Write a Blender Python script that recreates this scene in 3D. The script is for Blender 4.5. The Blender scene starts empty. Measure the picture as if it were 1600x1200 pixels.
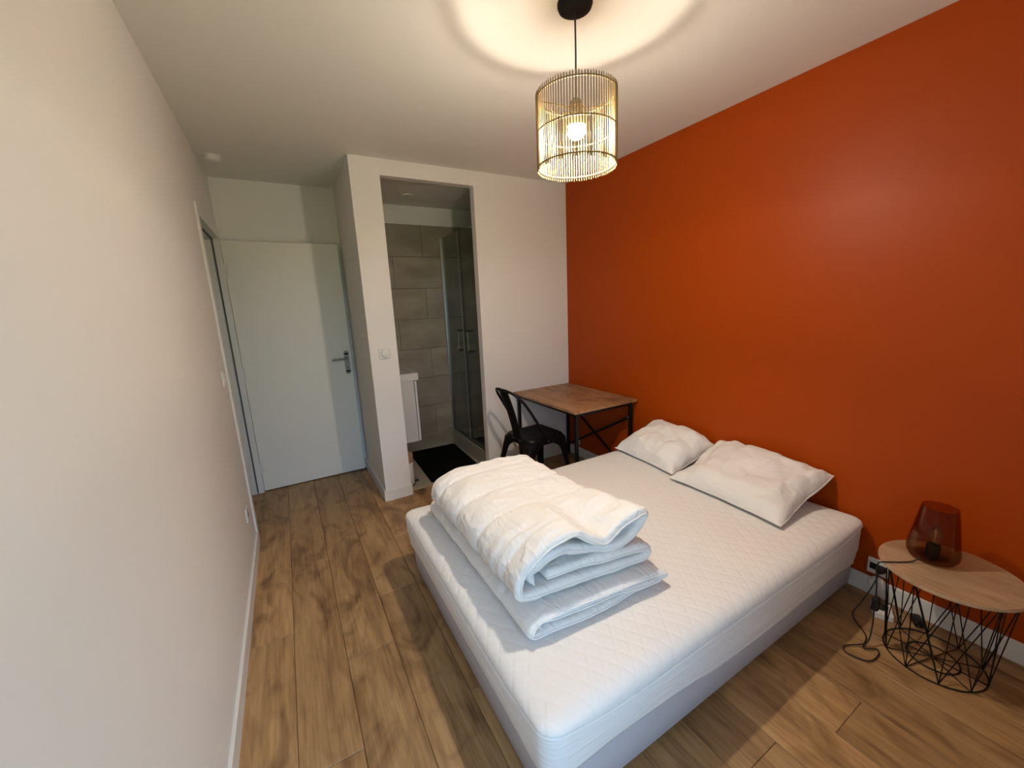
import bpy, bmesh, math, random
from mathutils import Vector, Matrix, noise
random.seed(7)
scene = bpy.context.scene
col = scene.collection
PI = math.pi

# ------------------------------------------------------------------ camera
yaw, pitch, roll = math.radians(29.397), math.radians(11.32), math.radians(-2.587)
fwd = Vector((math.sin(yaw)*math.cos(pitch), math.cos(yaw)*math.cos(pitch), -math.sin(pitch)))
rgt = Vector((math.cos(yaw), -math.sin(yaw), 0)); upv = rgt.cross(fwd)
r2 = rgt*math.cos(roll)+upv*math.sin(roll); u2 = -rgt*math.sin(roll)+upv*math.cos(roll)
cd = bpy.data.cameras.new('camera'); cam = bpy.data.objects.new('camera', cd); col.objects.link(cam)
cd.sensor_width = 36; cd.sensor_fit = 'HORIZONTAL'; cd.lens = 616.05/1600*36; cd.clip_start = .02
M = Matrix((r2, u2, -fwd)).transposed().to_4x4(); M.translation = Vector((.342, -3.009, 1.468))
cam.matrix_world = M
scene.camera = cam

# ------------------------------------------------------------------ world, daylight through the windows, exposure
DAY = 3.6
BULB = 620.0
wd = bpy.data.worlds.new('world'); scene.world = wd; wd.use_nodes = True
nt = wd.node_tree; bg = nt.nodes['Background']
tc = nt.nodes.new('ShaderNodeTexCoord'); sp = nt.nodes.new('ShaderNodeSeparateXYZ'); rp = nt.nodes.new('ShaderNodeValToRGB')
nt.links.new(tc.outputs['Generated'], sp.inputs[0]); nt.links.new(sp.outputs['Z'], rp.inputs[0])
nt.links.new(rp.outputs[0], bg.inputs[0])
rp.color_ramp.elements[0].position = 0.0; rp.color_ramp.elements[0].color = (.10, .17, .05, 1)
rp.color_ramp.elements[1].position = .03; rp.color_ramp.elements[1].color = (.42, .67, 1.0, 1)
bg.inputs[1].default_value = DAY
def portal(name, loc, rot, sx, sy):   # guides sky sampling through a window opening, emits nothing itself
    l = bpy.data.lights.new(name, 'AREA'); l.shape = 'RECTANGLE'; l.size = sx; l.size_y = sy
    l.cycles.is_portal = True
    o = bpy.data.objects.new(name, l); col.objects.link(o); o.location = loc; o.rotation_euler = rot
vs = scene.view_settings
vs.view_transform = 'Standard'; vs.look = 'None'; vs.gamma = 1; vs.use_curve_mapping = False
vs.exposure = 1.18

# ------------------------------------------------------------------ helpers
def node_mat(name):
    m = bpy.data.materials.new(name); m.use_nodes = True
    t = m.node_tree; return m, t, t.nodes, t.links, t.nodes['Principled BSDF']
def mat(name, c, rough=.5, metal=0, bump=0, scale=60, stretch=(1,1,1), vary=0, spec=.5, emit=None, dist=.002, coat=0):
    m, t, N, L, b = node_mat(name)
    b.inputs['Base Color'].default_value = (*c, 1); b.inputs['Roughness'].default_value = rough
    b.inputs['Metallic'].default_value = metal; b.inputs['Specular IOR Level'].default_value = spec
    b.inputs['Coat Weight'].default_value = coat
    co = N.new('ShaderNodeTexCoord'); mp = N.new('ShaderNodeMapping'); mp.inputs['Scale'].default_value = stretch
    L.new(co.outputs['Object'], mp.inputs[0])
    nz = N.new('ShaderNodeTexNoise'); nz.inputs['Scale'].default_value = scale; nz.inputs['Detail'].default_value = 4
    L.new(mp.outputs[0], nz.inputs[0])
    if bump:
        bp = N.new('ShaderNodeBump'); bp.inputs['Strength'].default_value = bump; bp.inputs['Distance'].default_value = dist
        L.new(nz.outputs[0], bp.inputs['Height']); L.new(bp.outputs[0], b.inputs['Normal'])
    if vary:
        r = N.new('ShaderNodeValToRGB')
        r.color_ramp.elements[0].position = .3; r.color_ramp.elements[1].position = .7
        r.color_ramp.elements[0].color = (*[x*(1-vary) for x in c], 1); r.color_ramp.elements[1].color = (*[min(1, x*(1+vary)) for x in c], 1)
        L.new(nz.outputs[0], r.inputs[0]); L.new(r.outputs[0], b.inputs['Base Color'])
    if emit:
        b.inputs['Emission Color'].default_value = (*emit[0], 1); b.inputs['Emission Strength'].default_value = emit[1]
    return m
def glass(name, tint, gloss=.06, rough=.02, fac=.6):
    m, t, N, L, b = node_mat(name); N.remove(b); out = N['Material Output']
    tr = N.new('ShaderNodeBsdfTransparent'); tr.inputs[0].default_value = (*tint, 1)
    gl = N.new('ShaderNodeBsdfGlossy'); gl.inputs['Roughness'].default_value = rough
    fr = N.new('ShaderNodeLayerWeight'); fr.inputs[0].default_value = .25
    mu = N.new('ShaderNodeMath'); mu.operation = 'MULTIPLY_ADD'; mu.inputs[1].default_value = fac; mu.inputs[2].default_value = gloss
    mx = N.new('ShaderNodeMixShader')
    L.new(fr.outputs['Fresnel'], mu.inputs[0]); L.new(mu.outputs[0], mx.inputs[0]); L.new(tr.outputs[0], mx.inputs[1]); L.new(gl.outputs[0], mx.inputs[2])
    L.new(mx.outputs[0], out.inputs[0]); return m
def wood(name, dark, mid, light, scale=1.0, axis=1, rough=.45, per_obj=.35, knots=True):
    m, t, N, L, b = node_mat(name)
    co = N.new('ShaderNodeTexCoord'); oi = N.new('ShaderNodeObjectInfo')
    ad = N.new('ShaderNodeVectorMath'); ad.operation = 'MULTIPLY_ADD'
    cb = N.new('ShaderNodeCombineXYZ')
    for i in range(3): L.new(oi.outputs['Random'], cb.inputs[i])
    L.new(cb.outputs[0], ad.inputs[0]); ad.inputs[1].default_value = (37, 53, 11); L.new(co.outputs['Object'], ad.inputs[2])
    def mapped(s):
        mp = N.new('ShaderNodeMapping'); mp.inputs['Scale'].default_value = s; L.new(ad.outputs[0], mp.inputs[0]); return mp
    st = [9*scale]*3; st[axis] = 1.3*scale
    n1 = N.new('ShaderNodeTexNoise'); n1.inputs['Scale'].default_value = 1; n1.inputs['Detail'].default_value = 5; n1.inputs['Distortion'].default_value = 1.2
    L.new(mapped(st).outputs[0], n1.inputs[0])
    st2 = [95*scale]*3; st2[axis] = 5*scale
    n2 = N.new('ShaderNodeTexNoise'); n2.inputs['Scale'].default_value = 1; n2.inputs['Detail'].default_value = 4; n2.inputs['Distortion'].default_value = .4
    L.new(mapped(st2).outputs[0], n2.inputs[0])
    st3 = [5.5*scale]*3; st3[axis] = 2.6*scale
    n3 = N.new('ShaderNodeTexNoise'); n3.inputs['Scale'].default_value = 1; n3.inputs['Detail'].default_value = 3; n3.inputs['Distortion'].default_value = 2.0
    L.new(mapped(st3).outputs[0], n3.inputs[0])
    r = N.new('ShaderNodeValToRGB'); e = r.color_ramp.elements
    e[0].position = .30; e[0].color = (*dark, 1); e[1].position = .68; e[1].color = (*light, 1)
    em = e.new(.48); em.color = (*mid, 1)
    mm = N.new('ShaderNodeMath'); mm.operation = 'MULTIPLY_ADD'; mm.inputs[1].default_value = .40; L.new(n2.outputs[0], mm.inputs[0])
    m2 = N.new('ShaderNodeMath'); m2.operation = 'MULTIPLY'; m2.inputs[1].default_value = .60; L.new(n1.outputs[0], m2.inputs[0]); L.new(m2.outputs[0], mm.inputs[2])
    L.new(mm.outputs[0], r.inputs[0])
    # broad dark knot clouds
    kr = N.new('ShaderNodeValToRGB'); kr.color_ramp.elements[0].position = .50; kr.color_ramp.elements[1].position = .72
    kr.color_ramp.elements[0].color = (1, 1, 1, 1); kr.color_ramp.elements[1].color = (.50, .44, .40, 1) if knots else (.8, .78, .75, 1)
    L.new(n3.outputs[0], kr.inputs[0])
    mx = N.new('ShaderNodeMix'); mx.data_type = 'RGBA'; mx.blend_type = 'MULTIPLY'; mx.inputs[0].default_value = 1
    L.new(r.outputs[0], mx.inputs[6]); L.new(kr.outputs[0], mx.inputs[7])
    hs = N.new('ShaderNodeHueSaturation'); mr = N.new('ShaderNodeMapRange')
    mr.inputs[3].default_value = 1-per_obj*.5; mr.inputs[4].default_value = 1+per_obj*.5
    L.new(oi.outputs['Random'], mr.inputs[0]); L.new(mr.outputs[0], hs.inputs['Value']); L.new(mx.outputs[2], hs.inputs['Color'])
    L.new(hs.outputs[0], b.inputs['Base Color']); b.inputs['Roughness'].default_value = rough
    bp = N.new('ShaderNodeBump'); bp.inputs['Strength'].default_value = .12; bp.inputs['Distance'].default_value = .001
    L.new(n2.outputs[0], bp.inputs['Height']); L.new(bp.outputs[0], b.inputs['Normal'])
    return m

def tag(o, label=None, cat=None, group=None, kind=None):
    if label: o['label'] = label
    if cat: o['category'] = cat
    if group: o['group'] = group
    if kind: o['kind'] = kind
    return o
def link(name, me, m, parent=None):
    o = bpy.data.objects.new(name, me); col.objects.link(o)
    if m: me.materials.clear(); me.materials.append(m)
    if parent: o.parent = parent
    return o
def obj(name, bm, m, parent=None, smooth=False, sharp=None):
    me = bpy.data.meshes.new(name)
    bmesh.ops.recalc_face_normals(bm, faces=bm.faces)
    if smooth:
        lim = math.radians(sharp or 40)
        for f in bm.faces: f.smooth = True
        for e in bm.edges:
            if len(e.link_faces) == 2 and e.calc_face_angle(0) > lim: e.smooth = False
    bm.to_mesh(me); bm.free()
    o = link(name, me, m, parent)
    top = parent
    while top is not None and top.parent is not None: top = top.parent
    if top is not None and top.get('_w'):          # built in world coordinates
        me.transform(Matrix.Translation(-Vector(top.location)))
    return o
def empty(name, loc, world=False, rz=0):
    o = bpy.data.objects.new(name, None); col.objects.link(o); o.location = loc; o.rotation_euler = (0, 0, rz)
    o.empty_display_size = .05
    if world: o['_w'] = 1
    return o
def NB(): return bmesh.new()
def box(bm, x0, x1, y0, y1, z0, z1, bev=0, seg=2):
    r = bmesh.ops.create_cube(bm, size=1)
    for v in r['verts']:
        v.co = Vector(((x0+x1)/2+v.co.x*(x1-x0), (y0+y1)/2+v.co.y*(y1-y0), (z0+z1)/2+v.co.z*(z1-z0)))
    if bev:
        es = list({e for v in r['verts'] for e in v.link_edges})
        bmesh.ops.bevel(bm, geom=es, offset=bev, segments=seg, profile=.5, affect='EDGES')
    return bm
def B(*a, **k): return box(NB(), *a, **k)
def boxes(*bs):
    bm = NB()
    for b in bs: box(bm, *b)
    return bm
def lathe(bm, prof, c=(0,0,0), n=32, axis='z', caps=True):
    rings = []
    for r, z in prof:
        ring = []
        for i in range(n):
            a = 2*PI*i/n; p = (r*math.cos(a), r*math.sin(a), z)
            if axis == 'x': p = (z, p[0], p[1])
            if axis == 'y': p = (p[0], z, p[1])
            ring.append(bm.verts.new((c[0]+p[0], c[1]+p[1], c[2]+p[2])))
        rings.append(ring)
    for a, b in zip(rings, rings[1:]):
        for i in range(n): bm.faces.new((a[i], a[(i+1) % n], b[(i+1) % n], b[i]))
    if caps:
        bm.faces.new(rings[0]); bm.faces.new(rings[-1])
    return bm
def catmull(pts, n, closed=False):
    pts = [Vector(p) for p in pts]; out = []
    m = len(pts); segs = m if closed else m-1
    g = (lambda i: pts[i % m]) if closed else (lambda i: pts[max(0, min(m-1, i))])
    for s in range(segs):
        p0, p1, p2, p3 = g(s-1), g(s), g(s+1), g(s+2)
        for k in range(n):
            t = k/n
            out.append(.5*((2*p1)+(p2-p0)*t+(2*p0-5*p1+4*p2-p3)*t*t+(3*p1-p0-3*p2+p3)*t**3))
    if not closed: out.append(pts[-1])
    return out
def tube(bm, pts, r, n=8, closed=False, flat=1.0):
    pts = [Vector(p) for p in pts]; m = len(pts); rings = []; up = None
    for i, p in enumerate(pts):
        if closed: d = pts[(i+1) % m]-pts[i-1]
        else: d = pts[min(i+1, m-1)]-pts[max(i-1, 0)]
        d.normalize()
        if up is None:
            up = Vector((0, 0, 1)) if abs(d.z) < .9 else Vector((1, 0, 0))
        s = d.cross(up).normalized(); up = s.cross(d).normalized()
        rr = r(i/(m-1)) if callable(r) else r
        rings.append([bm.verts.new(p+(s*math.cos(2*PI*k/n)+up*math.sin(2*PI*k/n)*flat)*rr) for k in range(n)])
    prs = list(zip(rings, rings[1:]))+([(rings[-1], rings[0])] if closed else [])
    for a, b in prs:
        for k in range(n): bm.faces.new((a[k], a[(k+1) % n], b[(k+1) % n], b[k]))
    if not closed: bm.faces.new(rings[0]); bm.faces.new(rings[-1])
    return bm
def struct(name, bm, m, parent=None, **k):
    o = obj(name, bm, m, parent, **k)
    if parent is None: o['kind'] = 'structure'
    return o
def ss(a, b, x):
    t = max(0, min(1, (x-a)/(b-a))); return t*t*(3-2*t)

# ------------------------------------------------------------------ materials
WALL = mat('white wall paint', (.80, .775, .74), .62, bump=.10, scale=220, dist=.0008, spec=.35)
CEIL = mat('ceiling paint', (.80, .775, .73), .8, bump=.06, scale=200, dist=.0008, spec=.2)
ORANGE = mat('burnt orange paint', (.385, .054, .0006), .44, bump=.10, scale=260, dist=.0006, spec=.20)
TRIM = mat('white satin trim', (.76, .745, .71), .35)
DOORM = mat('white door paint', (.82, .80, .73), .42, bump=.03, scale=90, dist=.0005)
FLOOR = wood('oak laminate', (.175, .088, .034), (.35, .202, .085), (.49, .305, .138), per_obj=.28)
SUB = mat('floor underlay', (.05, .03, .015), .9)
BLACKM = mat('black powder coat', (.003, .003, .003), .42, bump=.03, scale=300, dist=.0004, spec=.3)
DESKW = wood('desk walnut laminate', (.20, .095, .042), (.34, .18, .084), (.44, .25, .125), scale=1.3, per_obj=0)
TABW = wood('pale plywood', (.30, .19, .105), (.42, .275, .165), (.50, .345, .215), scale=1.5, per_obj=0, knots=False)
STEEL = mat('brushed steel', (.45, .44, .42), .32, metal=1)
NICKEL = mat('satin nickel', (.27, .26, .235), .42, metal=.5)
GREY = mat('grey seal rubber', (.10, .10, .10), .7)
PLAST = mat('white plastic', (.74, .73, .70), .32)
BLKP = mat('black plastic', (.006, .006, .006), .45)
TILE = mat('beige stone tile', (.31, .272, .205), .32, bump=.05, scale=3.0, vary=.22, stretch=(1, 1, 2.2), dist=.001)
def per_piece(m, lo, hi):
    N, L = m.node_tree.nodes, m.node_tree.links; b = N['Principled BSDF']; src = b.inputs['Base Color'].links[0].from_socket
    oi = N.new('ShaderNodeObjectInfo'); mr = N.new('ShaderNodeMapRange'); mr.inputs[3].default_value = lo; mr.inputs[4].default_value = hi
    hs = N.new('ShaderNodeHueSaturation'); L.new(oi.outputs['Random'], mr.inputs[0]); L.new(mr.outputs[0], hs.inputs['Value'])
    L.new(src, hs.inputs['Color']); L.new(hs.outputs[0], b.inputs['Base Color'])
per_piece(TILE, .90, 1.10)
GROUT = mat('tile grout', (.245, .22, .18), .9)
BFLOOR = mat('beige floor tile', (.36, .32, .26), .4, vary=.1, scale=5)
MATM = mat('black bath mat', (.004, .004, .004), .95, bump=1.0, scale=420, dist=.006, spec=.1)
BAMB = mat('light bamboo', (.225, .155, .064), .55, vary=.12, scale=30, stretch=(8, 8, 1))
BAMBL = mat('bamboo lid', (.40, .24, .12), .5, vary=.2, scale=20, stretch=(1, 6, 1))
CORD = mat('black cable', (.006, .006, .006), .5)
CLEAR = glass('clear shower glass', (.93, .96, .94), .04)
PANE = glass('window glass', (.96, .97, .97), .04)
SMOKE = glass('smoked brown glass', (.76, .62, .48), .008, fac=.22)
CLEARB = glass('clear bulb glass', (.97, .97, .96), .22)
FIL = mat('bulb filament support', (.75, .70, .62), .3, emit=None)
BULBM = mat('lit bulb', (1, 1, 1), .5, emit=((1.0, .87, .71), BULB))
def cloth(name, c, strength, s1=6, s2=17, stretch=(1, 1, 1)):
    m, t, N, L, b = node_mat(name)
    b.inputs['Base Color'].default_value = (*c, 1); b.inputs['Roughness'].default_value = .86; b.inputs['Specular IOR Level'].default_value = .15
    co = N.new('ShaderNodeTexCoord'); mp = N.new('ShaderNodeMapping'); mp.inputs['Scale'].default_value = stretch; L.new(co.outputs['Object'], mp.inputs[0])
    prev = None
    for sc, di, wt in ((s1, 1.6, 1.0), (s2, 1.1, .35), (s2*3, .6, .10)):
        nz = N.new('ShaderNodeTexNoise'); nz.inputs['Scale'].default_value = sc; nz.inputs['Detail'].default_value = 2; nz.inputs['Distortion'].default_value = di
        L.new(mp.outputs[0], nz.inputs[0])
        p = N.new('ShaderNodeMath'); p.operation = 'SUBTRACT'; p.inputs[1].default_value = .5; L.new(nz.outputs[0], p.inputs[0])
        a = N.new('ShaderNodeMath'); a.operation = 'ABSOLUTE'; L.new(p.outputs[0], a.inputs[0])
        w = N.new('ShaderNodeMath'); w.operation = 'POWER'; w.inputs[1].default_value = .6; L.new(a.outputs[0], w.inputs[0])
        q = N.new('ShaderNodeMath'); q.operation = 'MULTIPLY_ADD'; q.inputs[1].default_value = -wt; L.new(w.outputs[0], q.inputs[0])
        if prev: L.new(prev.outputs[0], q.inputs[2])
        else: q.inputs[2].default_value = 1
        prev = q
    bp = N.new('ShaderNodeBump'); bp.inputs['Strength'].default_value = strength; bp.inputs['Distance'].default_value = .02
    L.new(prev.outputs[0], bp.inputs['Height']); L.new(bp.outputs[0], b.inputs['Normal'])
    return m
COTTON = cloth('white cotton', (.80, .785, .765), .42, 5, 14, (1.6, .8, 1.2))
PILLOW = cloth('ivory cotton pillowcase', (.77, .745, .72), .36, 4, 13)
SKIRT = mat('stretch mattress skirt', (.77, .755, .74), .85, bump=.5, scale=9, stretch=(1, 1, 9), dist=.008, spec=.15)
BASEF = mat('grey bed base fabric', (.44, .42, .435), .9, bump=.3, scale=350, dist=.001, spec=.1)
def quilt_mat():
    m, t, N, L, b = node_mat('quilted mattress cover')
    b.inputs['Base Color'].default_value = (.78, .76, .74, 1); b.inputs['Roughness'].default_value = .85; b.inputs['Specular IOR Level'].default_value = .15
    co = N.new('ShaderNodeTexCoord')
    def fam(nx, ny, ph):
        d = N.new('ShaderNodeVectorMath'); d.operation = 'DOT_PRODUCT'; d.inputs[1].default_value = (nx/.0465, ny/.0465, 0)
        L.new(co.outputs['Object'], d.inputs[0])
        f = N.new('ShaderNodeMath'); f.operation = 'PINGPONG'; f.inputs[1].default_value = .5
        L.new(d.outputs['Value'], f.inputs[0])
        r = N.new('ShaderNodeMapRange'); r.interpolation_type = 'SMOOTHERSTEP'; r.inputs[1].default_value = 0; r.inputs[2].default_value = .22
        L.new(f.outputs[0], r.inputs[0]); return r
    a, c = fam(.84, -.54, 0), fam(.81, .58, 0)
    mn = N.new('ShaderNodeMath'); mn.operation = 'MULTIPLY'; L.new(a.outputs[0], mn.inputs[0]); L.new(c.outputs[0], mn.inputs[1])
    nz = N.new('ShaderNodeTexNoise'); nz.inputs['Scale'].default_value = 14; nz.inputs['Detail'].default_value = 5; L.new(co.outputs['Object'], nz.inputs[0])
    ad = N.new('ShaderNodeMath'); ad.operation = 'MULTIPLY_ADD'; ad.inputs[1].default_value = .5; L.new(nz.outputs[0], ad.inputs[0]); L.new(mn.outputs[0], ad.inputs[2])
    bp = N.new('ShaderNodeBump'); bp.inputs['Strength'].default_value = .19; bp.inputs['Distance'].default_value = .006
    L.new(ad.outputs[0], bp.inputs['Height']); L.new(bp.outputs[0], b.inputs['Normal'])
    return m
QUILT = quilt_mat()

# ------------------------------------------------------------------ room shell
W, A, XP, O1, O2, OH, H, YB = 2.672, .84, .86, 1.059, 1.770, 2.393, 2.5, -3.32
DY0, DY1, DH = -.05, .765, 2.05          # doorway in the left wall
fl = struct('floor', boxes((-.14, W, YB, A, -.06, -.0105)), SUB)
rowj = {0: .17, 1: -.53, 2: -.13, 3: .20, 4: -.54}
edges = [0]+[.187+.1985*k for k in range(13)]; edges = [e for e in edges if e < W-.02]+[W]
for r, (xa, xb) in enumerate(zip(edges, edges[1:])):
    top = A if xa < XP-.01 else .055
    j0 = rowj.get(r, random.uniform(-.6, .6)); ys = [YB]+sorted(j for j in [j0+1.255*k for k in range(-5, 5)] if YB+.05 < j < top-.05)+[top]
    xs = xa if r else -.13
    for ya, yb in zip(ys, ys[1:]):
        if xs < XP < xb and yb > -.0: pass
        b = B(xs+.0006, xb-.0006, ya+.0006, yb-.0006, -.0105, 0)
        es = [e for e in b.edges if all(v.co.z > -.001 for v in e.verts)]
        bmesh.ops.bevel(b, geom=es, offset=.0018, segments=1, affect='EDGES')
        struct('plank', b, FLOOR, fl)
struct('floor_bathroom', B(XP+.07, W, .055, .96, -.06, .002), BFLOOR)
struct('trim_threshold', B(O1, O2, .045, .075, 0, .007, bev=.003), mat('beige threshold strip', (.38, .30, .20), .5))
struct('ceiling', boxes((-.12, W+.1, YB-.1, A+.1, H, H+.1)), CEIL)
struct('wall_left', boxes((-.12, 0, YB, DY0-.03, 0, H), (-.12, 0, DY1+.03, A+.1, 0, H), (-.12, 0, DY0-.03, DY1+.03, DH+.03, H)), WALL)
struct('wall_right', B(W, W+.1, YB, 1.05, 0, H), ORANGE)
struct('wall_far', boxes((XP, O1, 0, .07, 0, H), (O2, W, 0, .07, 0, H), (O1, O2, 0, .07, OH, H)), WALL)
struct('wall_alcove_side', B(XP, XP+.07, .07, A, 0, H), WALL)
struct('wall_alcove', B(0, XP+.07, A, A+.1, 0, H), WALL)
# back wall with the daylight window
WX0, WX1, WZ0, WZ1 = .08, .98, .04, 2.10
struct('wall_back', boxes((0, WX0, YB-.1, YB, 0, H), (WX1, W, YB-.1, YB, 0, H), (WX0, WX1, YB-.1, YB, 0, WZ0), (WX0, WX1, YB-.1, YB, WZ1, H)), WALL)
wf = struct('window_1', boxes((WX0, WX0+.05, YB-.08, YB-.03, WZ0, WZ1), (WX1-.05, WX1, YB-.08, YB-.03, WZ0, WZ1), (WX0, WX1, YB-.08, YB-.03, WZ0, WZ0+.05),
      (WX0, WX1, YB-.08, YB-.03, WZ1-.05, WZ1), ((WX0+WX1)/2-.03, (WX0+WX1)/2+.03, YB-.08, YB-.03, WZ0, WZ1)), TRIM)
for a, b in ((WX0+.05, (WX0+WX1)/2-.03), ((WX0+WX1)/2+.03, WX1-.05)):
    obj('pane', B(a, b, YB-.058, YB-.052, WZ0+.05, WZ1-.05), PANE, wf)
portal('window_back_offscreen', ((WX0+WX1)/2, YB-.12, (WZ0+WZ1)/2), (PI/2, 0, 0), WX1-WX0, WZ1-WZ0)

# baseboards
def bboard(name, x0, x1, y0, y1):
    bm = B(x0, x1, y0, y1, .0, .088)
    es = [e for e in bm.edges if all(v.co.z > .08 for v in e.verts)]
    bmesh.ops.bevel(bm, geom=es, offset=.003, segments=2, affect='EDGES')
    return struct(name, bm, TRIM)
bboard('baseboard_left', 0, .013, YB, DY0-.065)
bboard('baseboard_right', W-.013, W, YB, 0)
def bboard_poly(name, pts):
    bm = NB(); vs_ = [bm.verts.new((x, y, 0)) for x, y in pts]; f = bm.faces.new(vs_)
    r = bmesh.ops.extrude_face_region(bm, geom=[f]); bmesh.ops.translate(bm, vec=(0, 0, .088), verts=[v for v in r['geom'] if isinstance(v, bmesh.types.BMVert)])
    es = [e for e in bm.edges if all(v.co.z > .08 for v in e.verts)]
    bmesh.ops.bevel(bm, geom=es, offset=.003, segments=2, affect='EDGES')
    return struct(name, bm, TRIM)
t = .013
bboard_poly('baseboard_far_pillar', [(XP-t, A), (XP-t, -t), (O1+t*.6, -t), (O1+t*.6, .045), (O1, .045), (O1, 0), (XP, 0), (XP, A)])
bboard_poly('baseboard_far', [(O2-t, .045), (O2-t, -t), (W-t, -t), (W-t, 0), (O2, 0), (O2, .045)])
bboard('baseboard_alcove', 0, XP-t, A-t, A)

# doorway: lining, casing, seal
fr = struct('trim_doorway', boxes((-.135, .0105, DY0-.0295, DY0, 0, DH), (-.135, .0105, DY1, DY1+.0295, 0, DH), (-.135, .0105, DY0-.0295, DY1+.0295, DH, DH+.0295),
      (.0005, .0105, DY0-.062, DY0-.03, 0, DH+.03), (.0005, .0105, DY1+.03, DY1+.06, 0, DH+.03), (.0005, .0105, DY0-.062, DY1+.06, DH+.03, DH+.06)), TRIM)
obj('seal', boxes((-.040, -.030, DY1-.006, DY1, .004, DH), (-.040, -.030, DY0, DY0+.006, .004, DH), (-.040, -.030, DY0, DY1, DH-.006, DH)), GREY, fr)
# the open door leaf, folded back against the alcove wall
dr = struct('door_1', B(.0125, .831, .776, .814, .009, 2.04, bev=.0025), DOORM)
for z in (.22, 1.02, 1.82):
    h = obj('hinge', lathe(NB(), [(.007, z-.05), (.007, z+.05)], (.010, .773, 0), 12), TRIM, dr, smooth=True)
    obj('hinge_plate', B(.012, .035, .7745, .776, z-.05, z+.05), TRIM, h)
plate = NB(); lathe(plate, [(.0205, 0), (.0205, -.008), (.018, -.0095)], (.790, .776, 1.115), 24, 'y'); lathe(plate, [(.0205, 0), (.0205, -.008), (.018, -.0095)], (.790, .776, .945), 24, 'y')
box(plate, .7695, .8105, .7665, .776, .945, 1.115)
hp = obj('escutcheon', plate, NICKEL, dr, smooth=True, sharp=30)
lev = NB(); tube(lev, catmull([(.790, .768, 1.068), (.790, .745, 1.068), (.783, .728, 1.068), (.765, .722, 1.067), (.70, .722, 1.066), (.665, .722, 1.065)], 5), .0085, 10)
obj('lever', lev, NICKEL, hp, smooth=True)
kh = NB(); lathe(kh, [(.006, 0), (.006, -.0115)], (.790, .776, .985), 12, 'y'); obj('keyhole', kh, BLKP, hp, smooth=True)

# hall beyond the doorway, lit by a glazed door at its end
struct('floor_hall', B(-1.35, -.14, -.9, 3.2, -.06, -.001), FLOOR)
struct('wall_hall', boxes((-1.45, -1.35, -.9, 3.3, 0, H), (-1.35, -.12, -1.0, -.9, 0, H), (-.12, 0, A+.1, 3.3, 0, H)), WALL)
struct('ceiling_hall', B(-1.45, 0, -1.0, 3.3, H, H+.1), CEIL)
struct('wall_hall_end', boxes((-1.35, -.54, 3.2, 3.3, 0, H), (-.54, -.25, 3.2, 3.3, 2.15, H), (-.25, -.12, 3.2, 3.3, 0, H)), WALL)
wf = struct('window_2', boxes((-.54, -.49, 3.22, 3.27, 0, 2.15), (-.30, -.25, 3.22, 3.27, 0, 2.15), (-.49, -.30, 3.22, 3.27, 0, .08), (-.49, -.30, 3.22, 3.27, 2.07, 2.15)), TRIM)
obj('pane', B(-.49, -.30, 3.24, 3.246, .08, 2.07), PANE, wf)
portal('window_hall_offscreen', (-.395, 3.34, 1.07), (-PI/2, 0, 0), .3, 2.1)

# bathroom shell
bw = struct('wall_bathroom', B(XP+.07, W, .96, 1.05, 0, H), WALL)
bm_t = [.17+.3*k for k in range(8)]; zs = [0]+bm_t; zs = [z for z in zs if z <= 2.31]
xs_ = [XP+.07, 1.325, 1.925, 2.525, W]
obj('grout_bed', B(XP+.07, W, .955, .96, 0, 2.27), GROUT, bw)
for k, (za, zb) in enumerate(zip(zs, zs[1:])):
    off = 0 if k % 2 else .3
    ed = [XP+.07]+[x for x in [1.025+off+.6*i for i in range(-1, 4)] if XP+.12 < x < W-.03]+[W]
    for xa, xb in zip(ed, ed[1:]):
        obj('tile', B(xa+.0018, xb-.0018, .947, .956, za+.0018, zb-.0018, bev=.0012, seg=1), TILE, bw)
struct('wall_bathroom_left', B(XP+.07, XP+.08, .07, .96, 0, H), WALL)
br = struct('wall_bathroom_right', B(W-.03, W-.008, .07, .947, 0, H), GROUT)
for za, zb in zip(zs, zs[1:]):
    for ya, yb in ((.07, .47), (.47, .947)):
        obj('tile', B(W-.038, W-.029, ya+.001, yb-.001, za+.001, zb-.001, bev=.0012, seg=1), TILE, br)
bn = struct('wall_shower_near', B(O2+.002, W-.038, .071, .079, 0, 2.27), TILE)
struct('ceiling_bathroom', B(XP+.08, W, .07, .96, 2.44, 2.47), CEIL)

# ------------------------------------------------------------------ bed
BX0, BX1, BY0, BY1 = .775, 2.655, -2.335, -.945
def rrect(x0, x1, y0, y1, r, ins, nc=8, ns=40):
    x0 += ins; x1 -= ins; y0 += ins; y1 -= ins; r = max(r-ins, .012)
    pts = []
    for cx, cy, a0 in ((x1-r, y1-r, 0), (x0+r, y1-r, PI/2), (x0+r, y0+r, PI), (x1-r, y0+r, 1.5*PI)):
        for k in range(nc+1):
            a = a0+PI/2*k/nc; pts.append((cx+r*math.cos(a), cy+r*math.sin(a)))
    out = []
    for i, p in enumerate(pts):
        q = pts[(i+1) % len(pts)]; d = math.hypot(q[0]-p[0], q[1]-p[1])
        out.append(p)
        if (i+1) % (nc+1) == 0:
            for k in range(1, ns): out.append((p[0]+(q[0]-p[0])*k/ns, p[1]+(q[1]-p[1])*k/ns))
    return out
def corner_f(p):      # 1 at the mattress corners, 0 along the sides
    d = min(math.hypot(p[0]-cx, p[1]-cy) for cx in (BX0, BX1) for cy in (BY0, BY1)); return math.exp(-(d/.16)**2)
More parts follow.
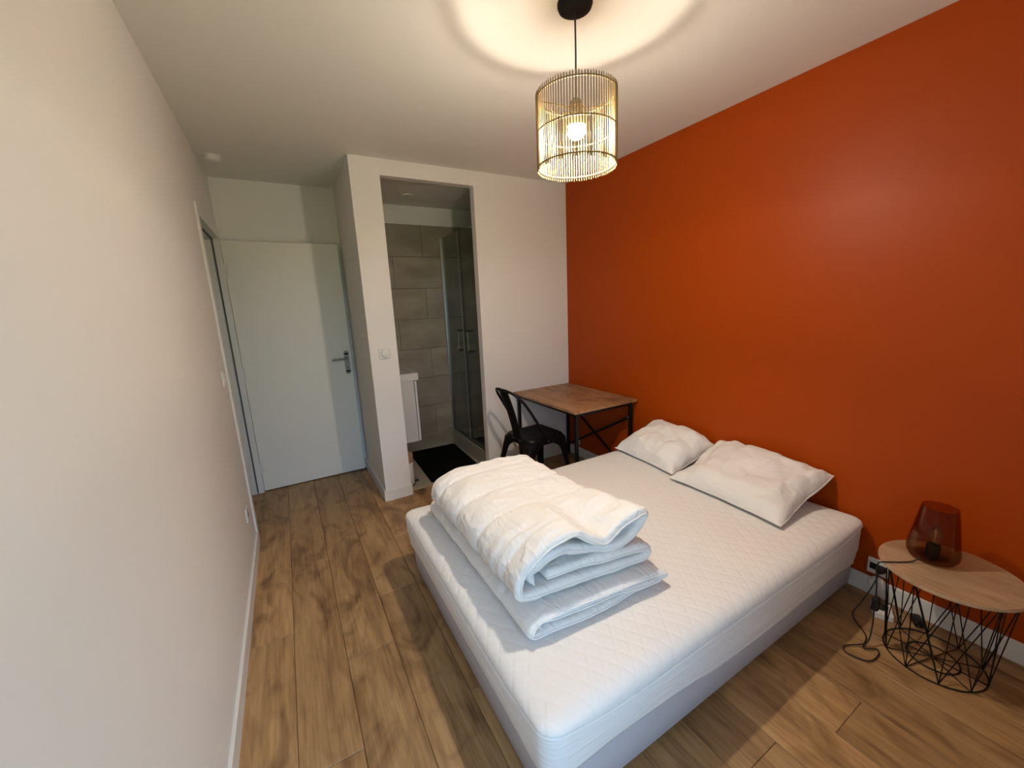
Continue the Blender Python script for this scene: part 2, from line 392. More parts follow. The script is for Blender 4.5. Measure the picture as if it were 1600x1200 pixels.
def rings_mesh(rows, cap=True, capbot=False):
    bm = NB(); R = [[bm.verts.new(v) for v in row] for row in rows]; n = len(R[0])
    for a, b in zip(R, R[1:]):
        for i in range(n): bm.faces.new((a[i], a[(i+1) % n], b[(i+1) % n], b[i]))
    if cap: bm.faces.new(R[-1])
    if capbot: bm.faces.new(R[0])
    return bm
ZT = .392
def pz(p): return .326+.032*corner_f(p)
mt = empty('mattress', ((BX0+BX1)/2, (BY0+BY1)/2, .205), True)
tag(mt, 'white double mattress in a quilted stretch cover on the grey bed base', 'mattress')
rows = []
for ins, dz in ((.004, 0), (.000, .012), (.003, .026), (.010, .038), (.022, .050), (.036, .058), (.055, .063), (.09, .066), (.15, .067), (.25, .068), (.4, .068), (.6, .069)):
    f = dz/.069; row = []
    for p in rrect(BX0, BX1, BY0, BY1, .058, ins):
        zp = pz(p); z = zp+(ZT-zp)*f
        z += .0022*noise.noise((p[0]*5, p[1]*5, 1))*f
        row.append((p[0], p[1], z))
    rows.append(row)
obj('quilted_top', rings_mesh(rows), QUILT, mt, smooth=True, sharp=80)
rows = []
for k in range(11):
    f = k/10; row = []
    for p in rrect(BX0, BX1, BY0, BY1, .058, .004+.010*(1-f)**2-.003*math.sin(f*PI)):
        zp = pz(p); zb = .198+.008*noise.noise((p[0]*4, p[1]*4, 3))-(.045*ss(.95, 1.9, p[0]) if p[1] < -1.6 else 0)
        row.append((p[0]+.003*noise.noise((p[0]*3, p[1]*3, f*9)), p[1]+.004*noise.noise((p[0]*2, 7, f*10)), zb+(zp-zb)*f))
    rows.append(row)
low = rows[0]
inner = [[(x+(BX0+BX1)/2*.0, y, z) for (x, y), (_, _, z) in zip(rrect(BX0, BX1, BY0, BY1, .058, .0165), low)],
         [(x, y, .2065) for x, y in rrect(BX0, BX1, BY0, BY1, .058, .0165)]]
rows = inner[::-1]+rows
obj('side_band', rings_mesh(rows, cap=False, capbot=True), SKIRT, mt, smooth=True, sharp=80)
pp = [(p[0], p[1], pz(p)) for p in rrect(BX0, BX1, BY0, BY1, .058, .002)]
obj('piping', tube(NB(), pp, .0042, 6, closed=True), COTTON, mt, smooth=True)
bb = empty('bed_base', ((BX0+BX1)/2, (BY0+BY1)/2, 0), True)
tag(bb, 'low grey fabric bed base under the white mattress', 'bed base')
rows = [[(x, y, z) for x, y in rrect(BX0+.03, BX1-.022, BY0+.021, BY1-.022, .045, i)] for z, i in ((.045, .006), (.051, 0), (.12, -.002), (.195, 0), (.204, .008))]
obj('upholstered_frame', rings_mesh(rows, capbot=True), BASEF, bb, smooth=True, sharp=50)
for x in (BX0+.22, BX1-.22):
    for y in (BY0+.2, BY1-.2):
        obj('leg', lathe(NB(), [(.022, 0), (.028, .05)], (x, y, 0), 16), BLKP, bb, smooth=True)

# ------------------------------------------------------------------ folded duvets
def duvet(name, label, near, far, t, ynear, yfar, blend, seams, amp, m, rec=.03, group=None):
    NP, NY = 8, 130
    root = empty(name, (1.17, -1.6, min(p[1] for p in near)-t/2), True)
    tag(root, label, 'duvet', group)
    pn = catmull([(x, 0, z) for x, z in near], NP); pf = catmull([(x, 0, z) for x, z in far], NP)
    n = len(pn); bm = NB(); grid = []; hem = []
    L_ = [0]
    for a, b in zip(pn, pn[1:]): L_.append(L_[-1]+(b-a).length)
    for j in range(NY+1):
        v = .5-.5*math.cos(PI*j/NY); v = .35*v+.65*j/NY
        w = blend(v)
        c = [pf[i].lerp(pn[i], w) for i in range(n)]
        out, inn = [], []
        for i in range(n):
            d = (c[min(i+1, n-1)]-c[max(i-1, 0)]).normalized(); nr = Vector((d.z, 0, -d.x))
            x = c[i].x
            y1 = ynear(x)+.010*noise.noise((i*.12, 3.3, 0))+rec*(1-ss(.30, .42, L_[i]))*(.6+.5*noise.noise((i*.07, 1.1, 0)))+.5*rec*ss(.25, .12, L_[-1]-L_[i]); y0 = yfar(x)+.02*noise.noise((i*.1, 8.1, 0))
            y = y0+(y1-y0)*v
            dh = min(y1-y, y-y0) if y1 > y0 else min(y-y1, y0-y)
            h = 1 if dh > .022 else max(.16, math.sqrt(max(0, 1-(1-dh/.022)**2)))
            ds = min(L_[i], L_[-1]-L_[i]); h *= 1 if ds > .02 else max(.2, math.sqrt(max(0, 1-(1-ds/.02)**2)))
            s = L_[i]
            ps = (y % seams)/seams; puff = abs(math.sin(PI*ps))**.6
            dimp = math.exp(-((ps if ps < .5 else ps-1)*seams/.012)**2)
            q = Vector((s*5.5, y*9, 2.2))
            wr = noise.noise(Vector((s*5+noise.noise(q)*2.2, y*9+s*3, 5)))
            fine = noise.noise(Vector((s*13+3*noise.noise(q), y*20-s*6, 9)))
            ridge = (1-min(1, abs(noise.noise(Vector((s*4+y*3, y*8+noise.noise(q)*2.5, 1))))*5))
            disp = (puff*.45-.35*dimp+.75*wr+.25*fine+.35*ridge)*amp*min(1, h*1.2)
            base = Vector((x, y, c[i].z))
            out.append(bm.verts.new(base+nr*(t/2*h+disp)))
            inn.append(bm.verts.new(base-nr*(t/2*h+.3*disp)))
            if j == NY: hem.append(base+Vector((0, -.001, 0)))
        grid.append(out+inn[::-1])
    k = len(grid[0])
    for a, b in zip(grid, grid[1:]):
        for i in range(k): bm.faces.new((a[i], a[(i+1) % k], b[(i+1) % k], b[i]))
    for row in (grid[0], grid[-1]):
        for i in range(n-1): bm.faces.new((row[i], row[i+1], row[k-2-i], row[k-1-i]))
    obj('cover', bm, m, root, smooth=True, sharp=100)
    obj('hem_piping', tube(NB(), hem, .0032, 6), m, root, smooth=True)
    return root
lowN = [(.938, .416), (.945, .430), (1.04, .435), (1.20, .430), (1.38, .424), (1.45, .426), (1.475, .436), (1.44, .447), (1.22, .457), (1.02, .463), (.94, .456), (.898, .434), (.908, .410), (1.0, .4035), (1.2, .4035), (1.46, .4035)]
lowN = [(x, z+.004) for x, z in lowN]
duvet('folded_duvet', 'thin white duvet folded flat on the mattress, under the puffy duvet', lowN, lowN, .020,
      lambda x: -2.085-.045*(x-.9)/.57, lambda x: -1.09, lambda v: 1, .21, .0035, COTTON)
upN = [(.952, .528), (.950, .560), (.985, .600), (1.06, .618), (1.15, .592), (1.25, .568), (1.34, .585), (1.405, .628), (1.425, .655), (1.40, .668), (1.33, .648), (1.235, .606), (1.175, .632), (1.11, .672), (1.03, .660), (.95, .618), (.902, .570), (.892, .530), (.918, .506), (1.05, .496), (1.2, .490), (1.33, .485), (1.415, .486), (1.438, .503), (1.41, .521), (1.3, .530), (1.15, .536), (1.00, .536)]
upF = [(.952, .528), (.950, .552), (.985, .570), (1.06, .574), (1.15, .572), (1.25, .568), (1.34, .572), (1.405, .580), (1.425, .595), (1.40, .607), (1.33, .612), (1.235, .615), (1.175, .617), (1.11, .618), (1.03, .615), (.95, .600), (.905, .568), (.893, .530), (.918, .506), (1.05, .496), (1.2, .490), (1.33, .485), (1.415, .486), (1.438, .503), (1.41, .521), (1.3, .530), (1.15, .536), (1.00, .536)]
upN = [(x, z+.015) for x, z in upN]; upF = [(x, z+.015) for x, z in upF]
duvet('folded_duvet', 'thick puffy white duvet folded over itself with open piped end, topmost on the mattress', upN, upF, .030,
      lambda x: -2.03-.045*(x-.9)/.55, lambda x: -1.17-.03*(x-.9), lambda v: ss(.45, .98, v), .215, .0105, COTTON)

# ------------------------------------------------------------------ pillows
def pillow(name, label, c, a, b, h, rz, lift, seed, group):
    root = empty(name, (c[0], c[1], ZT+.004), False, rz)
    tag(root, label, 'pillow', group)
    n, m_ = 56, 44; bm = NB(); top, bot = {}, {}; hem = []
    for i in range(n+1):
        for j in range(m_+1):
            u, v = -1+2*i/n, -1+2*j/m_
            u = math.sin(u*PI/2*.94)/math.sin(PI/2*.94); v = math.sin(v*PI/2*.94)/math.sin(PI/2*.94)
            pin = .075
            y = a*u*(1-pin*(1-v*v)*abs(u)**3); x = b*v*(1-pin*(1-u*u)*abs(v)**3)
            e = ((1-abs(u)**3.0)*(1-abs(v)**3.0)); th = h*max(0, e)**.50
            q = Vector((x*7+seed, y*7, seed)); edge = max(abs(u), abs(v))
            wr = noise.noise(q)*.020+noise.noise(q*2.7)*.010-.010*max(0, 1-abs(noise.noise(q*.8+Vector((0, 0, 5))))*9)
            # gathers that radiate from the seams
            g = noise.noise(Vector((x*22+seed, y*9, 4)))*.026*ss(.3, .95, abs(v))+noise.noise(Vector((x*9, y*22+seed, 8)))*.030*ss(.3, .95, abs(u))
            w = (th/h)**.7
            f = (v+1)/2; zl = lift*f**1.7
            zt = .012+zl+th*.74+(wr+g)*w; zb = .012+zl*.9-th*.26*f+ .004*wr*w
            zb = max(zb, .001+.002*edge)
            sk = noise.noise(Vector((u*2+seed, v*2, 0)))*.012
            top[i, j] = bm.verts.new((x+sk, y+sk, max(zt, zb+.006)))
            bot[i, j] = top[i, j] if i in (0, n) or j in (0, m_) else bm.verts.new((x+sk, y+sk, zb))
    for i in range(n):
        for j in range(m_):
            bm.faces.new((top[i, j], top[i+1, j], top[i+1, j+1], top[i, j+1]))
            bm.faces.new((bot[i, j], bot[i, j+1], bot[i+1, j+1], bot[i+1, j]))
    for i, j in [(i, 0) for i in range(n)]+[(n, j) for j in range(m_)]+[(i, m_) for i in range(n, 0, -1)]+[(0, j) for j in range(m_, 0, -1)]: hem.append(top[i, j].co.copy())
    obj('pillowcase', bm, PILLOW, root, smooth=True, sharp=75)
    obj('seam', tube(NB(), hem, .003, 5, closed=True), PILLOW, root, smooth=True)
    return root
pillow('pillow', 'plump white pillow leaning on the orange wall, at the desk end of the bed', (2.475, -1.275), .266, .182, .190, math.radians(-5), .120, 3.1, 'pillows on the bed')
pillow('pillow', 'white pillow leaning on the orange wall, at the side table end of the bed', (2.437, -1.862), .316, .225, .150, math.radians(-2), .138, 9.4, 'pillows on the bed')

# ------------------------------------------------------------------ desk
dk = empty('desk', (2.355, -.44, 0), True)
tag(dk, 'small wood topped desk with black metal legs in the corner', 'desk')
KX, KY, KZ = 2.039, -.882, .705
obj('desk_top', B(KX, W-.014, KY, -.014, KZ-.020, KZ, bev=.002), DESKW, dk)
lx = (KX+.035, W-.055); ly = (KY+.03, -.05)
for x in lx:
    for y in ly: obj('leg', B(x-.0125, x+.0125, y-.0125, y+.0125, .002, KZ-.020, bev=.002, seg=1), BLACKM, dk)
for y in ly: obj('rail', B(lx[0]+.0125, lx[1]-.0125, y-.010, y+.010, KZ-.045, KZ-.020), BLACKM, dk)
for x in lx: obj('rail', B(x-.010, x+.010, ly[0]+.0125, ly[1]-.0125, KZ-.045, KZ-.020), BLACKM, dk)
xb = lx[1]-.016
for za, zb in ((.56, .10), (.10, .56)):
    br_ = obj('cross_brace', tube(NB(), [(xb-(.004 if za > .3 else 0), ly[0], za), (xb-(.004 if za > .3 else 0), ly[1], zb)], .0105, 8), BLACKM, dk)
    for yy, zz in ((ly[0], za), (ly[1], zb)):
        obj('screw', lathe(NB(), [(.005, 0), (.005, -.006), (.003, -.008)], (xb-.006, yy, zz), 10, 'x'), STEEL, br_)

# ------------------------------------------------------------------ metal chair
ch = empty('metal_chair', (2.0, -.41, 0), False, math.radians(4))
tag(ch, 'black industrial metal chair with hoop back, pulled up to the desk', 'chair')
SZ, sw = .445, .175
rows = []
def seat_row(ins, z, front=0):
    return [(p[0], p[1], z) for p in rrect(-sw, sw, -sw*.98, sw*.98, .055, ins, 6, 6)]
rows = [seat_row(-.004, SZ-.055), seat_row(-.004, SZ-.030), seat_row(-.010, SZ-.026), seat_row(-.010, SZ-.016), seat_row(-.002, SZ-.010), seat_row(.004, SZ-.002), seat_row(.016, SZ), seat_row(.05, SZ-.004), seat_row(.11, SZ-.006)]
obj('seat', rings_mesh(rows), BLACKM, ch, smooth=True, sharp=40)
def chair_leg(sx, sy):
    bm = NB(); R = []
    for z, wg, th in ((SZ-.028, .150, .004), (SZ-.055, .140, .006), (SZ-.075, .105, .012), (SZ-.10, .078, .016), (SZ-.14, .060, .018), (SZ-.22, .050, .018), (.12, .042, .017), (0, .036, .016)):
        f = (SZ-z)/SZ; ox = sw+.004+(.045 if sx > 0 else .105)*f; oy = sw*.98+.004+.045*f
        r = .35
        sec = [(-wg, 0), (-wg*.5, 0), (-.02, 0), (-.006, -.006), (0, -.02), (0, -wg*.5), (0, -wg)]
        inn = [(-th, -wg), (-th, -wg*.5), (-th-.004, -.03), (-.024, -.024), (-.03, -th-.004), (-wg*.5, -th), (-wg, -th)]
        R.append([bm.verts.new((sx*(ox+p[0]), sy*(oy+p[1]), z)) for p in sec+inn])
    n = len(R[0])
    for a, b in zip(R, R[1:]):
        for i in range(n): bm.faces.new((a[i], a[(i+1) % n], b[(i+1) % n], b[i]))
    bm.faces.new(R[0]); bm.faces.new(R[-1])
    lg = obj('leg', bm, BLACKM, ch, smooth=True, sharp=50)
    obj('foot_pad', B(*sorted((sx*(ox-.045), sx*(ox+.004))), *sorted((sy*(oy-.045), sy*(oy+.004))), .0, .012, bev=.003), BLKP, lg)
for sx in (1, -1):
    for sy in (1, -1): chair_leg(sx, sy)
hoop = [(-.02, -.192, .425), (-.080, -.190, .53), (-.170, -.182, .68), (-.222, -.166, .76), (-.265, -.130, .815), (-.298, -.065, .842), (-.306, 0, .846)]
hoop = hoop+[(x, -y, z) for x, y, z in hoop[-2::-1]]
ho = obj('back_hoop', tube(NB(), catmull(hoop, 5), .0105, 10), BLACKM, ch, smooth=True)
for y in (-.203, .203): obj('rivet', lathe(NB(), [(.006, -.003), (.006, .003)], (-.02, y, .425), 10, 'y'), STEEL, ho)
sl = NB(); R = []
for k in range(13):
    f = k/12; z = SZ-.02+(.838-SZ+.02)*f; w = .050+.010*f**1.5; cx = -.172-.075*f-.055*f**2
    R.append([sl.verts.new((cx+.012*(y/w)**2*f+dx, y, z)) for dx in (-.003, .003) for y in ([-w, -w*.5, 0, w*.5, w] if dx < 0 else [w, w*.5, 0, -w*.5, -w])])
for a, b in zip(R, R[1:]):
    for i in range(10): sl.faces.new((a[i], a[(i+1) % 10], b[(i+1) % 10], b[i]))
sl.faces.new(R[0]); sl.faces.new(R[-1])
obj('back_slat', sl, BLACKM, ch, smooth=True, sharp=40)
for y in (-.05, .05): obj('rivet', lathe(NB(), [(.006, -.006), (.006, 0)], (-.182, y, .425), 10, 'x'), STEEL, ch)

# ------------------------------------------------------------------ pendant lamp
LX, LY = 1.383, -1.735
pl = empty('pendant_lamp', (LX, LY, H))
tag(pl, 'lit pendant lamp with slatted bamboo drum shade hanging from the ceiling', 'lamp')
obj('ceiling_rose', lathe(NB(), [(.062, 0), (.062, -.008), (.058, -.018), (.045, -.026), (.012, -.030)], n=40), mat('matte black rose', (.004, .004, .004), .7, spec=.2), pl, smooth=True, sharp=50)
obj('cable', tube(NB(), [(0, 0, -.03), (.001, 0, -.15), (0, 0, 2.195-H)], .0032, 8), CORD, pl, smooth=True)
sk = obj('socket', lathe(NB(), [(.010, 2.200-H), (.019, 2.192-H), (.021, 2.178-H), (.021, 2.150-H), (.017, 2.140-H)], n=24), mat('grey lamp socket', (.16, .15, .15), .4), pl, smooth=True, sharp=40)
bl = obj('bulb', lathe(NB(), [(.0334, 2.1055-H), (.034, 2.098-H), (.033, 2.086-H), (.027, 2.073-H), (.016, 2.065-H), (.004, 2.062-H)], n=24), BULBM, pl, smooth=True, sharp=80)
obj('bulb_collar', lathe(NB(), [(.013, 2.144-H), (.016, 2.138-H), (.025, 2.126-H), (.0325, 2.112-H), (.0336, 2.1055-H)], n=24), PLAST, bl, smooth=True, sharp=60)
sh = obj('shade_frame', NB(), BAMB, pl)
ZR = (2.205, 2.088, 1.972); RS = .147
sh_me = NB()
for z in ZR: tube(sh_me, [(RS*math.cos(2*PI*k/72)*.985, RS*math.sin(2*PI*k/72)*.985, z-H) for k in range(72)], .0030, 6, closed=True)
tube(sh_me, [(.027*math.cos(2*PI*k/24), .027*math.sin(2*PI*k/24), 2.170-H) for k in range(24)], .002, 5, closed=True)
a0 = math.radians(-18)
for s in (0, PI): tube(sh_me, [(.027*math.cos(a0+s), .027*math.sin(a0+s), 2.170-H), (RS*.98*math.cos(a0+s), RS*.98*math.sin(a0+s), 2.185-H), (RS*.98*math.cos(a0+s), RS*.98*math.sin(a0+s), 2.205-H)], .0018, 5)
sh_me.to_mesh(sh.data); sh_me.free()
for f in sh.data.polygons: f.use_smooth = True
stick = bpy.data.meshes.new('bamboo_stick'); b = lathe(NB(), [(.0013, -.131), (.0020, -.127), (.0020, .127), (.0010, .131)], n=7)
bmesh.ops.recalc_face_normals(b, faces=b.faces)
for f in b.faces: f.smooth = len(f.verts) == 4
b.to_mesh(stick); b.free(); stick.materials.append(BAMB)
NS = 92
for k in range(NS):
    o = bpy.data.objects.new('bamboo_stick', stick); col.objects.link(o); o.parent = sh
    a = 2*PI*k/NS; o.location = (RS*math.cos(a), RS*math.sin(a), (ZR[0]+ZR[2])/2-H+random.uniform(-.0015, .0015))

# ------------------------------------------------------------------ wire side table and its lamp
TX, TY, TZ = 2.422, -2.66, .40
stb = empty('side_table', (TX, TY, 0))
tag(stb, 'round side table with pale wood top on a black wire basket base', 'side table')
obj('table_top', lathe(NB(), [(.196, TZ-.015), (.2005, TZ-.012), (.2005, TZ-.003), (.198, TZ)], n=72), TABW, stb, smooth=True, sharp=40)
def ring(r, z, w=.0026): return tube(NB(), [(r*math.cos(2*PI*k/60), r*math.sin(2*PI*k/60), z) for k in range(60)], w, 6, closed=True)
RT, RB = .178, .146
obj('rim_ring', ring(RT, TZ-.018), BLACKM, stb, smooth=True)
obj('base_ring', ring(RB, .004), BLACKM, stb, smooth=True)
obj('inner_ring', ring(.075, .004), BLACKM, stb, smooth=True)
NW = 10; ph = math.radians(200)
def P3(r, k, z): a = ph+2*PI*k/NW; return Vector((r*math.cos(a), r*math.sin(a), z))
for k in range(NW):
    obj('wire', tube(NB(), [P3(RT, k, TZ-.018), P3(RB, k, .004)], .0019, 5), BLACKM, stb)
    obj('wire', tube(NB(), [P3(RT, k, TZ-.018), P3(RB*1.01, k+1, .006)], .0019, 5), BLACKM, stb)
    obj('wire', tube(NB(), [P3(RT*.99, k+1, TZ-.019), P3(RB*.99, k, .006)], .0019, 5), BLACKM, stb)
    obj('spoke', tube(NB(), [P3(RB, k, .004), P3(.006, k, .006)], .0019, 5), BLACKM, stb)
lp = empty('table_lamp', (2.462, -2.600, TZ+.0005))
tag(lp, 'smoked glass table lamp, unlit, on the round side table', 'lamp')
outer = [(.048, .0), (.067, .006), (.076, .022), (.0775, .040), (.0630, .150), (.0525, .222)]
prof = outer+[(.0515, .2225)]+[(r-.003, z) for r, z in outer[:0:-1][0:]]+[(.045, .004)]
obj('glass_shade', lathe(NB(), [(r, z) for r, z in prof], n=56, caps=True), SMOKE, lp, smooth=True, sharp=50)
obj('lamp_holder', lathe(NB(), [(.021, .008), (.021, .058), (.018, .062)], n=24), BLKP, lp, smooth=True, sharp=40)
bb_ = obj('bulb', lathe(NB(), [(.010, .062), (.012, .072), (.017, .090), (.0185, .106), (.016, .122), (.008, .134), (.002, .137)], n=20), CLEARB, lp, smooth=True)
obj('filament', tube(NB(), [(-.004, 0, .07), (-.006, 0, .115), (0, .003, .122), (.006, 0, .115), (.004, 0, .07)], .0016, 5), FIL, bb_)
def wl(p): return Vector(p)-Vector(lp.location)
c1 = [(2.385, -2.585, .425), (2.366, -2.572, .408), (2.33, -2.548, .4035), (2.275, -2.510, .4035), (2.262, -2.502, .399), (2.260, -2.499, .37), (2.292, -2.500, .26), (2.302, -2.500, .16), (2.30, -2.502, .08), (2.27, -2.50, .02), (2.20, -2.455, .006), (2.165, -2.475, .006), (2.19, -2.535, .006), (2.255, -2.545, .006), (2.285, -2.53, .006), (2.245, -2.50, .010), (2.33, -2.48, .006), (2.40, -2.415, .006), (2.44, -2.395, .012), (2.49, -2.405, .05), (2.54, -2.415, .10), (2.60, -2.415, .135), (2.635, -2.412, .150)]
cb_ = obj('cord', tube(NB(), [wl(p) for p in catmull(c1, 8)], .0026, 6), CORD, lp, smooth=True)
obj('inline_switch', B(*[c for p in zip(wl((2.289, -2.513, .165)), wl((2.315, -2.489, .225))) for c in p], bev=.006), BLKP, cb_)
obj('plug', lathe(NB(), [(.010, 0), (.014, .010), (.018, .025), (.018, .036)], wl((2.628, -2.412, .150)), 16, 'x'), BLKP, cb_, smooth=True)

# ------------------------------------------------------------------ sockets, switches, small fittings
def wall_plate(name, label, cat, c, axis, s=.041, th=.009, detail='socket', group=None):
    # axis: 'x+' faces +x, 'x-' faces -x, 'y-' faces -y ; local build faces -y
    rz = {'y-': 0, 'x-': -PI/2, 'x+': PI/2}[axis]
    r = empty(name, c, False, rz); tag(r, label, cat, group)
    obj('plate', B(-s, s, -th, 0, -s, s, bev=.004), PLAST, r)
    if detail == 'socket':
        w = obj('socket_well', lathe(NB(), [(.021, -th-.0015), (.021, -th+.001)], (0, 0, 0), 28, 'y'), mat('socket grey', (.30, .29, .28), .4), r, smooth=True, sharp=40)
        obj('earth_pin', lathe(NB(), [(.0025, -th-.008), (.0025, -th)], (0, 0, .012), 10, 'y'), STEEL, w)
        for x in (-.0095, .0095): obj('contact_hole', lathe(NB(), [(.003, -th-.002), (.003, -th)], (x, 0, 0), 10, 'y'), BLKP, w)
    elif detail == 'rocker':
        obj('rocker', B(-.024, .024, -th-.004, -th, -.024, .024, bev=.002), PLAST, r)
    elif detail == 'dial':
        obj('dial', lathe(NB(), [(.029, -th), (.028, -th-.010), (.025, -th-.0125)], (0, 0, 0), 36, 'y'), PLAST, r, smooth=True, sharp=40)
    elif detail == 'black':
        obj('socket_well', B(-.030, .030, -th-.002, -th, -.016, .016, bev=.001), BLKP, r)
    return r
wall_plate('dimmer_switch', 'white square dimmer switch with round knob on the pillar', 'switch', (.964, 0, 1.158), 'y-', detail='dial')
wall_plate('light_switch', 'white light switch on the white wall beside the doorway', 'switch', (0, -.27, 1.13), 'x+', detail='rocker')
wall_plate('wall_socket', 'white wall socket low on the white wall beside the doorway', 'socket', (0, -.36, .33), 'x+')
wall_plate('wall_socket', 'white wall socket low on the orange wall, between bed and side table', 'socket', (W, -2.395, .150), 'x-', s=.040, detail='black')
wall_plate('wall_socket', 'white wall socket low on the orange wall under the desk', 'socket', (W, -.13, .150), 'x-', s=.034)
pa = empty('plug_adapter', (W-.0135, -2.405, .074), False, -PI/2)
tag(pa, 'round white plug adapter just below the socket by the bed', 'adapter')
obj('body', lathe(NB(), [(.034, 0), (.034, -.016), (.029, -.022)], (0, 0, 0), 28, 'y'), PLAST, pa, smooth=True, sharp=50)
obj('grip_rim', lathe(NB(), [(.035, -.004), (.035, -.009)], (0, 0, 0), 28, 'y'), PLAST, pa, smooth=True, sharp=50)
es = empty('extension_socket', (2.545, -2.462, 0), False, math.radians(25))
tag(es, 'white square extension socket lying on the floor by the side table', 'socket')
obj('body', B(-.045, .045, -.035, .035, 0, .030, bev=.004), PLAST, es)
obj('plug', lathe(NB(), [(.020, .030), (.020, .044), (.014, .048)], (0, 0, 0), 24), BLKP, es, smooth=True, sharp=40)
ap = empty('plug_pack', (2.602, -2.566, 0), False, math.radians(35))
tag(ap, 'small black plug lying on the floor behind the side table', 'plug')
obj('body', B(-.030, .030, -.018, .018, 0, .030, bev=.007), BLKP, ap)
for y in (-.009, .009): obj('pin', lathe(NB(), [(.0022, 0), (.0022, -.018)], (-.030, y, .015), 8, 'x'), STEEL, ap)

sd = empty('smoke_detector', (.085, .36, H)); tag(sd, 'round white smoke detector on the ceiling near the door', 'smoke detector')
obj('base', lathe(NB(), [(.052, 0), (.052, -.012)], n=40), PLAST, sd, smooth=True, sharp=40)
obj('dome', lathe(NB(), [(.047, -.012), (.045, -.026), (.036, -.033), (.010, -.035)], n=40), PLAST, sd, smooth=True, sharp=50)

# ------------------------------------------------------------------ bathroom things
sp_ = empty('ceiling_spotlight', (1.42, .60, 2.44)); tag(sp_, 'small recessed spotlight in the bathroom ceiling, unlit', 'spotlight')
obj('bezel', lathe(NB(), [(.042, 0), (.041, -.006), (.032, -.007)], n=36), PLAST, sp_, smooth=True, sharp=50)
obj('lens', lathe(NB(), [(.031, -.0065), (.020, -.0075)], n=30), mat('spot lens', (.55, .55, .52), .3), sp_, smooth=True)

va = empty('vanity_cabinet', (1.10, .62, .32), True); tag(va, 'white wall hung vanity cabinet behind the pillar in the bathroom', 'cabinet')
obj('carcass', B(XP+.081, 1.250, .335, .945, .318, .868), mat('white vanity laminate', (.66, .64, .60), .3), va)
for y0, y1 in ((.337, .638), (.642, .943)):
    d_ = obj('door', B(1.256, 1.274, y0, y1, .320, .858, bev=.0015), TRIM, va)
wb = empty('washbasin', (1.10, .62, .868), True); tag(wb, 'white rectangular washbasin on top of the vanity cabinet', 'washbasin')
bm = NB()
o_ = [(XP+.081, .325), (1.290, .325), (1.290, .945), (XP+.081, .945)]; i_ = [(1.00, .40), (1.262, .40), (1.262, .87), (1.00, .87)]; k_ = [(1.03, .44), (1.235, .44), (1.235, .83), (1.03, .83)]
V = lambda L, z: [bm.verts.new((x, y, z)) for x, y in L]
R = [V(o_, .868), V(o_, .930), V(i_, .930), V(k_, .885)]
for a, b in zip(R, R[1:]):
    for i in range(4): bm.faces.new((a[i], a[(i+1) % 4], b[(i+1) % 4], b[i]))
bm.faces.new(R[0]); bm.faces.new(R[-1])
obj('basin', bm, mat('white ceramic', (.72, .70, .66), .15), wb)
fa = empty('tap', (.985, .63, .930), True); tag(fa, 'chrome mixer tap on the washbasin', 'tap')
obj('body', lathe(NB(), [(.024, .930), (.022, .935), (.020, 1.03), (.016, 1.04)], (.985, .63, 0), 20), STEEL, fa, smooth=True, sharp=40)
obj('spout', tube(NB(), catmull([(.985, .63, 1.0), (1.03, .63, 1.01), (1.09, .63, 1.0), (1.11, .63, .985)], 5), .011, 10), STEEL, fa, smooth=True)
obj('lever', tube(NB(), [(.985, .63, 1.04), (1.0, .63, 1.055), (1.075, .63, 1.075)], .007, 8), STEEL, fa, smooth=True)

pb = empty('pedal_bin', (1.058, .205, .002)); tag(pb, 'white pedal bin with bamboo lid beside the bath mat', 'bin')
obj('body', lathe(NB(), [(.082, .006), (.084, .010), (.084, .205), (.082, .208)], n=40), PLAST, pb, smooth=True, sharp=40)
obj('lid', lathe(NB(), [(.087, .208), (.088, .212), (.088, .262), (.084, .270)], n=40), BAMBL, pb, smooth=True, sharp=40)
obj('base_ring', lathe(NB(), [(.086, 0), (.086, .012)], n=40), BLKP, pb, smooth=True, sharp=40)
obj('pedal', B(.078, .118, -.018, .018, .010, .020, bev=.003), BLKP, pb)
obj('hinge_arm', tube(NB(), [(.080, 0, .05), (.104, 0, .045), (.098, 0, .02)], .005, 6), STEEL, pb)

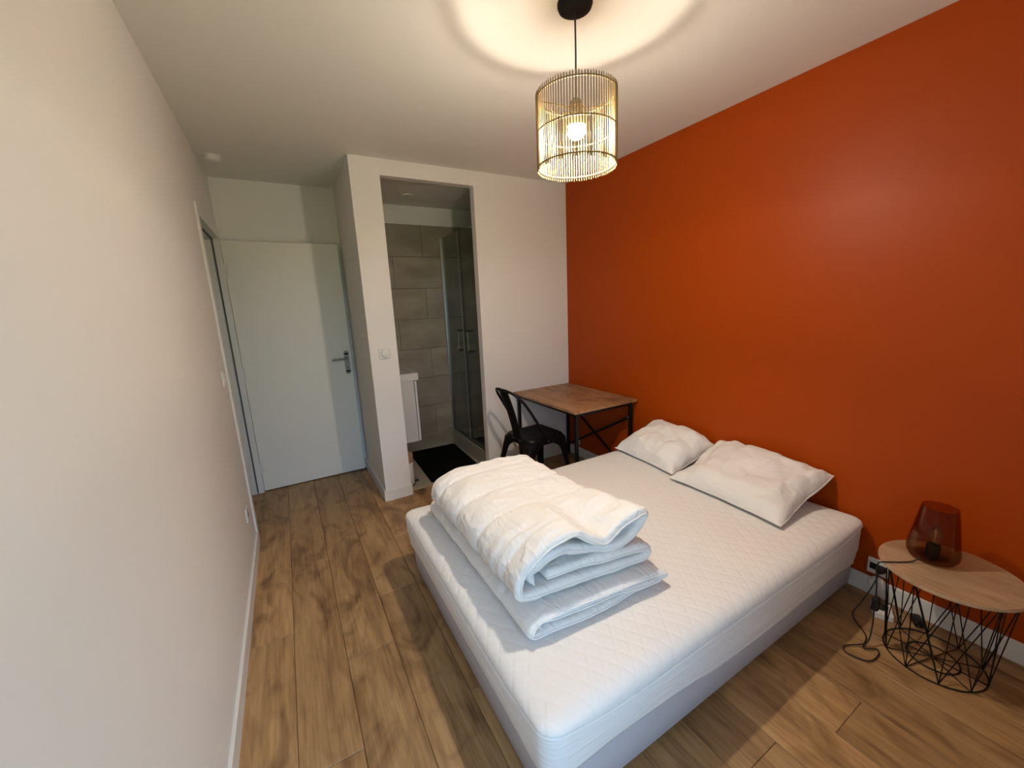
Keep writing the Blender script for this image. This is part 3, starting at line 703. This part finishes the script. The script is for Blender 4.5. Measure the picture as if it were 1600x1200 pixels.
mt2 = empty('bath_mat', (1.522, .495, .002), False, math.radians(-2.5)); tag(mt2, 'black bath mat on the bathroom floor by the shower', 'bath mat')
rows = [[(x, y, z) for x, y in rrect(-.242, .242, -.405, .405, .02, i, 5, 10)] for z, i in ((0, 0), (.010, 0), (.016, .004), (.018, .012), (.018, .1))]
obj('pile', rings_mesh(rows, capbot=True), MATM, mt2, smooth=True)
obj('border', rings_mesh([[(x, y, z) for x, y in rrect(-.244, .244, -.407, .407, .02, i, 5, 10)] for z, i in ((0, 0), (.006, 0), (.006, .003))], cap=True, capbot=True), MATM, mt2)

sc = empty('shower_enclosure', (2.2, .5, 0), True); tag(sc, 'glass shower enclosure with chrome posts on a raised beige tray', 'shower')
bm = NB(); box(bm, 1.795, W-.04, .082, .945, .003, .10)
box(bm, 1.795, 1.855, .082, .945, .10, .15, ); box(bm, 1.855, W-.04, .082, .14, .10, .15); box(bm, 1.855, W-.04, .89, .945, .10, .15); box(bm, W-.10, W-.04, .14, .89, .10, .15)
obj('tray', bm, mat('beige shower tray', (.40, .37, .31), .3), sc)
obj('bottom_rail', B(1.802, 1.840, .084, .944, .15, .172, bev=.003), STEEL, sc)
obj('post', B(1.802, 1.838, .920, .944, .172, 2.15, bev=.003), STEEL, sc)
obj('post', B(1.802, 1.838, .084, .106, .172, 2.15, bev=.003), STEEL, sc)
g1 = obj('glass_panel', B(1.812, 1.818, .50, .920, .172, 2.145), CLEAR, sc)
g2 = obj('glass_panel', B(1.824, 1.830, .106, .53, .172, 2.145), CLEAR, sc)
obj('seal_strip', B(1.811, 1.820, .498, .501, .172, 2.145), mat('clear seal', (.13, .13, .12), .5), g1)
for g, x, y in ((g1, 1.812, .57), (g2, 1.824, .37)):
    for z in (1.06, 1.25): obj('handle_mount', B(x-.028, x, y-.018, y+.018, z-.010, z+.010, bev=.003), BLKP, g)
    obj('handle_bar', tube(NB(), [(x-.024, y, 1.05), (x-.024, y, 1.26)], .006, 8), CLEAR, g)

# drop helper flags
for o in bpy.data.objects:
    if '_w' in o: del o['_w']
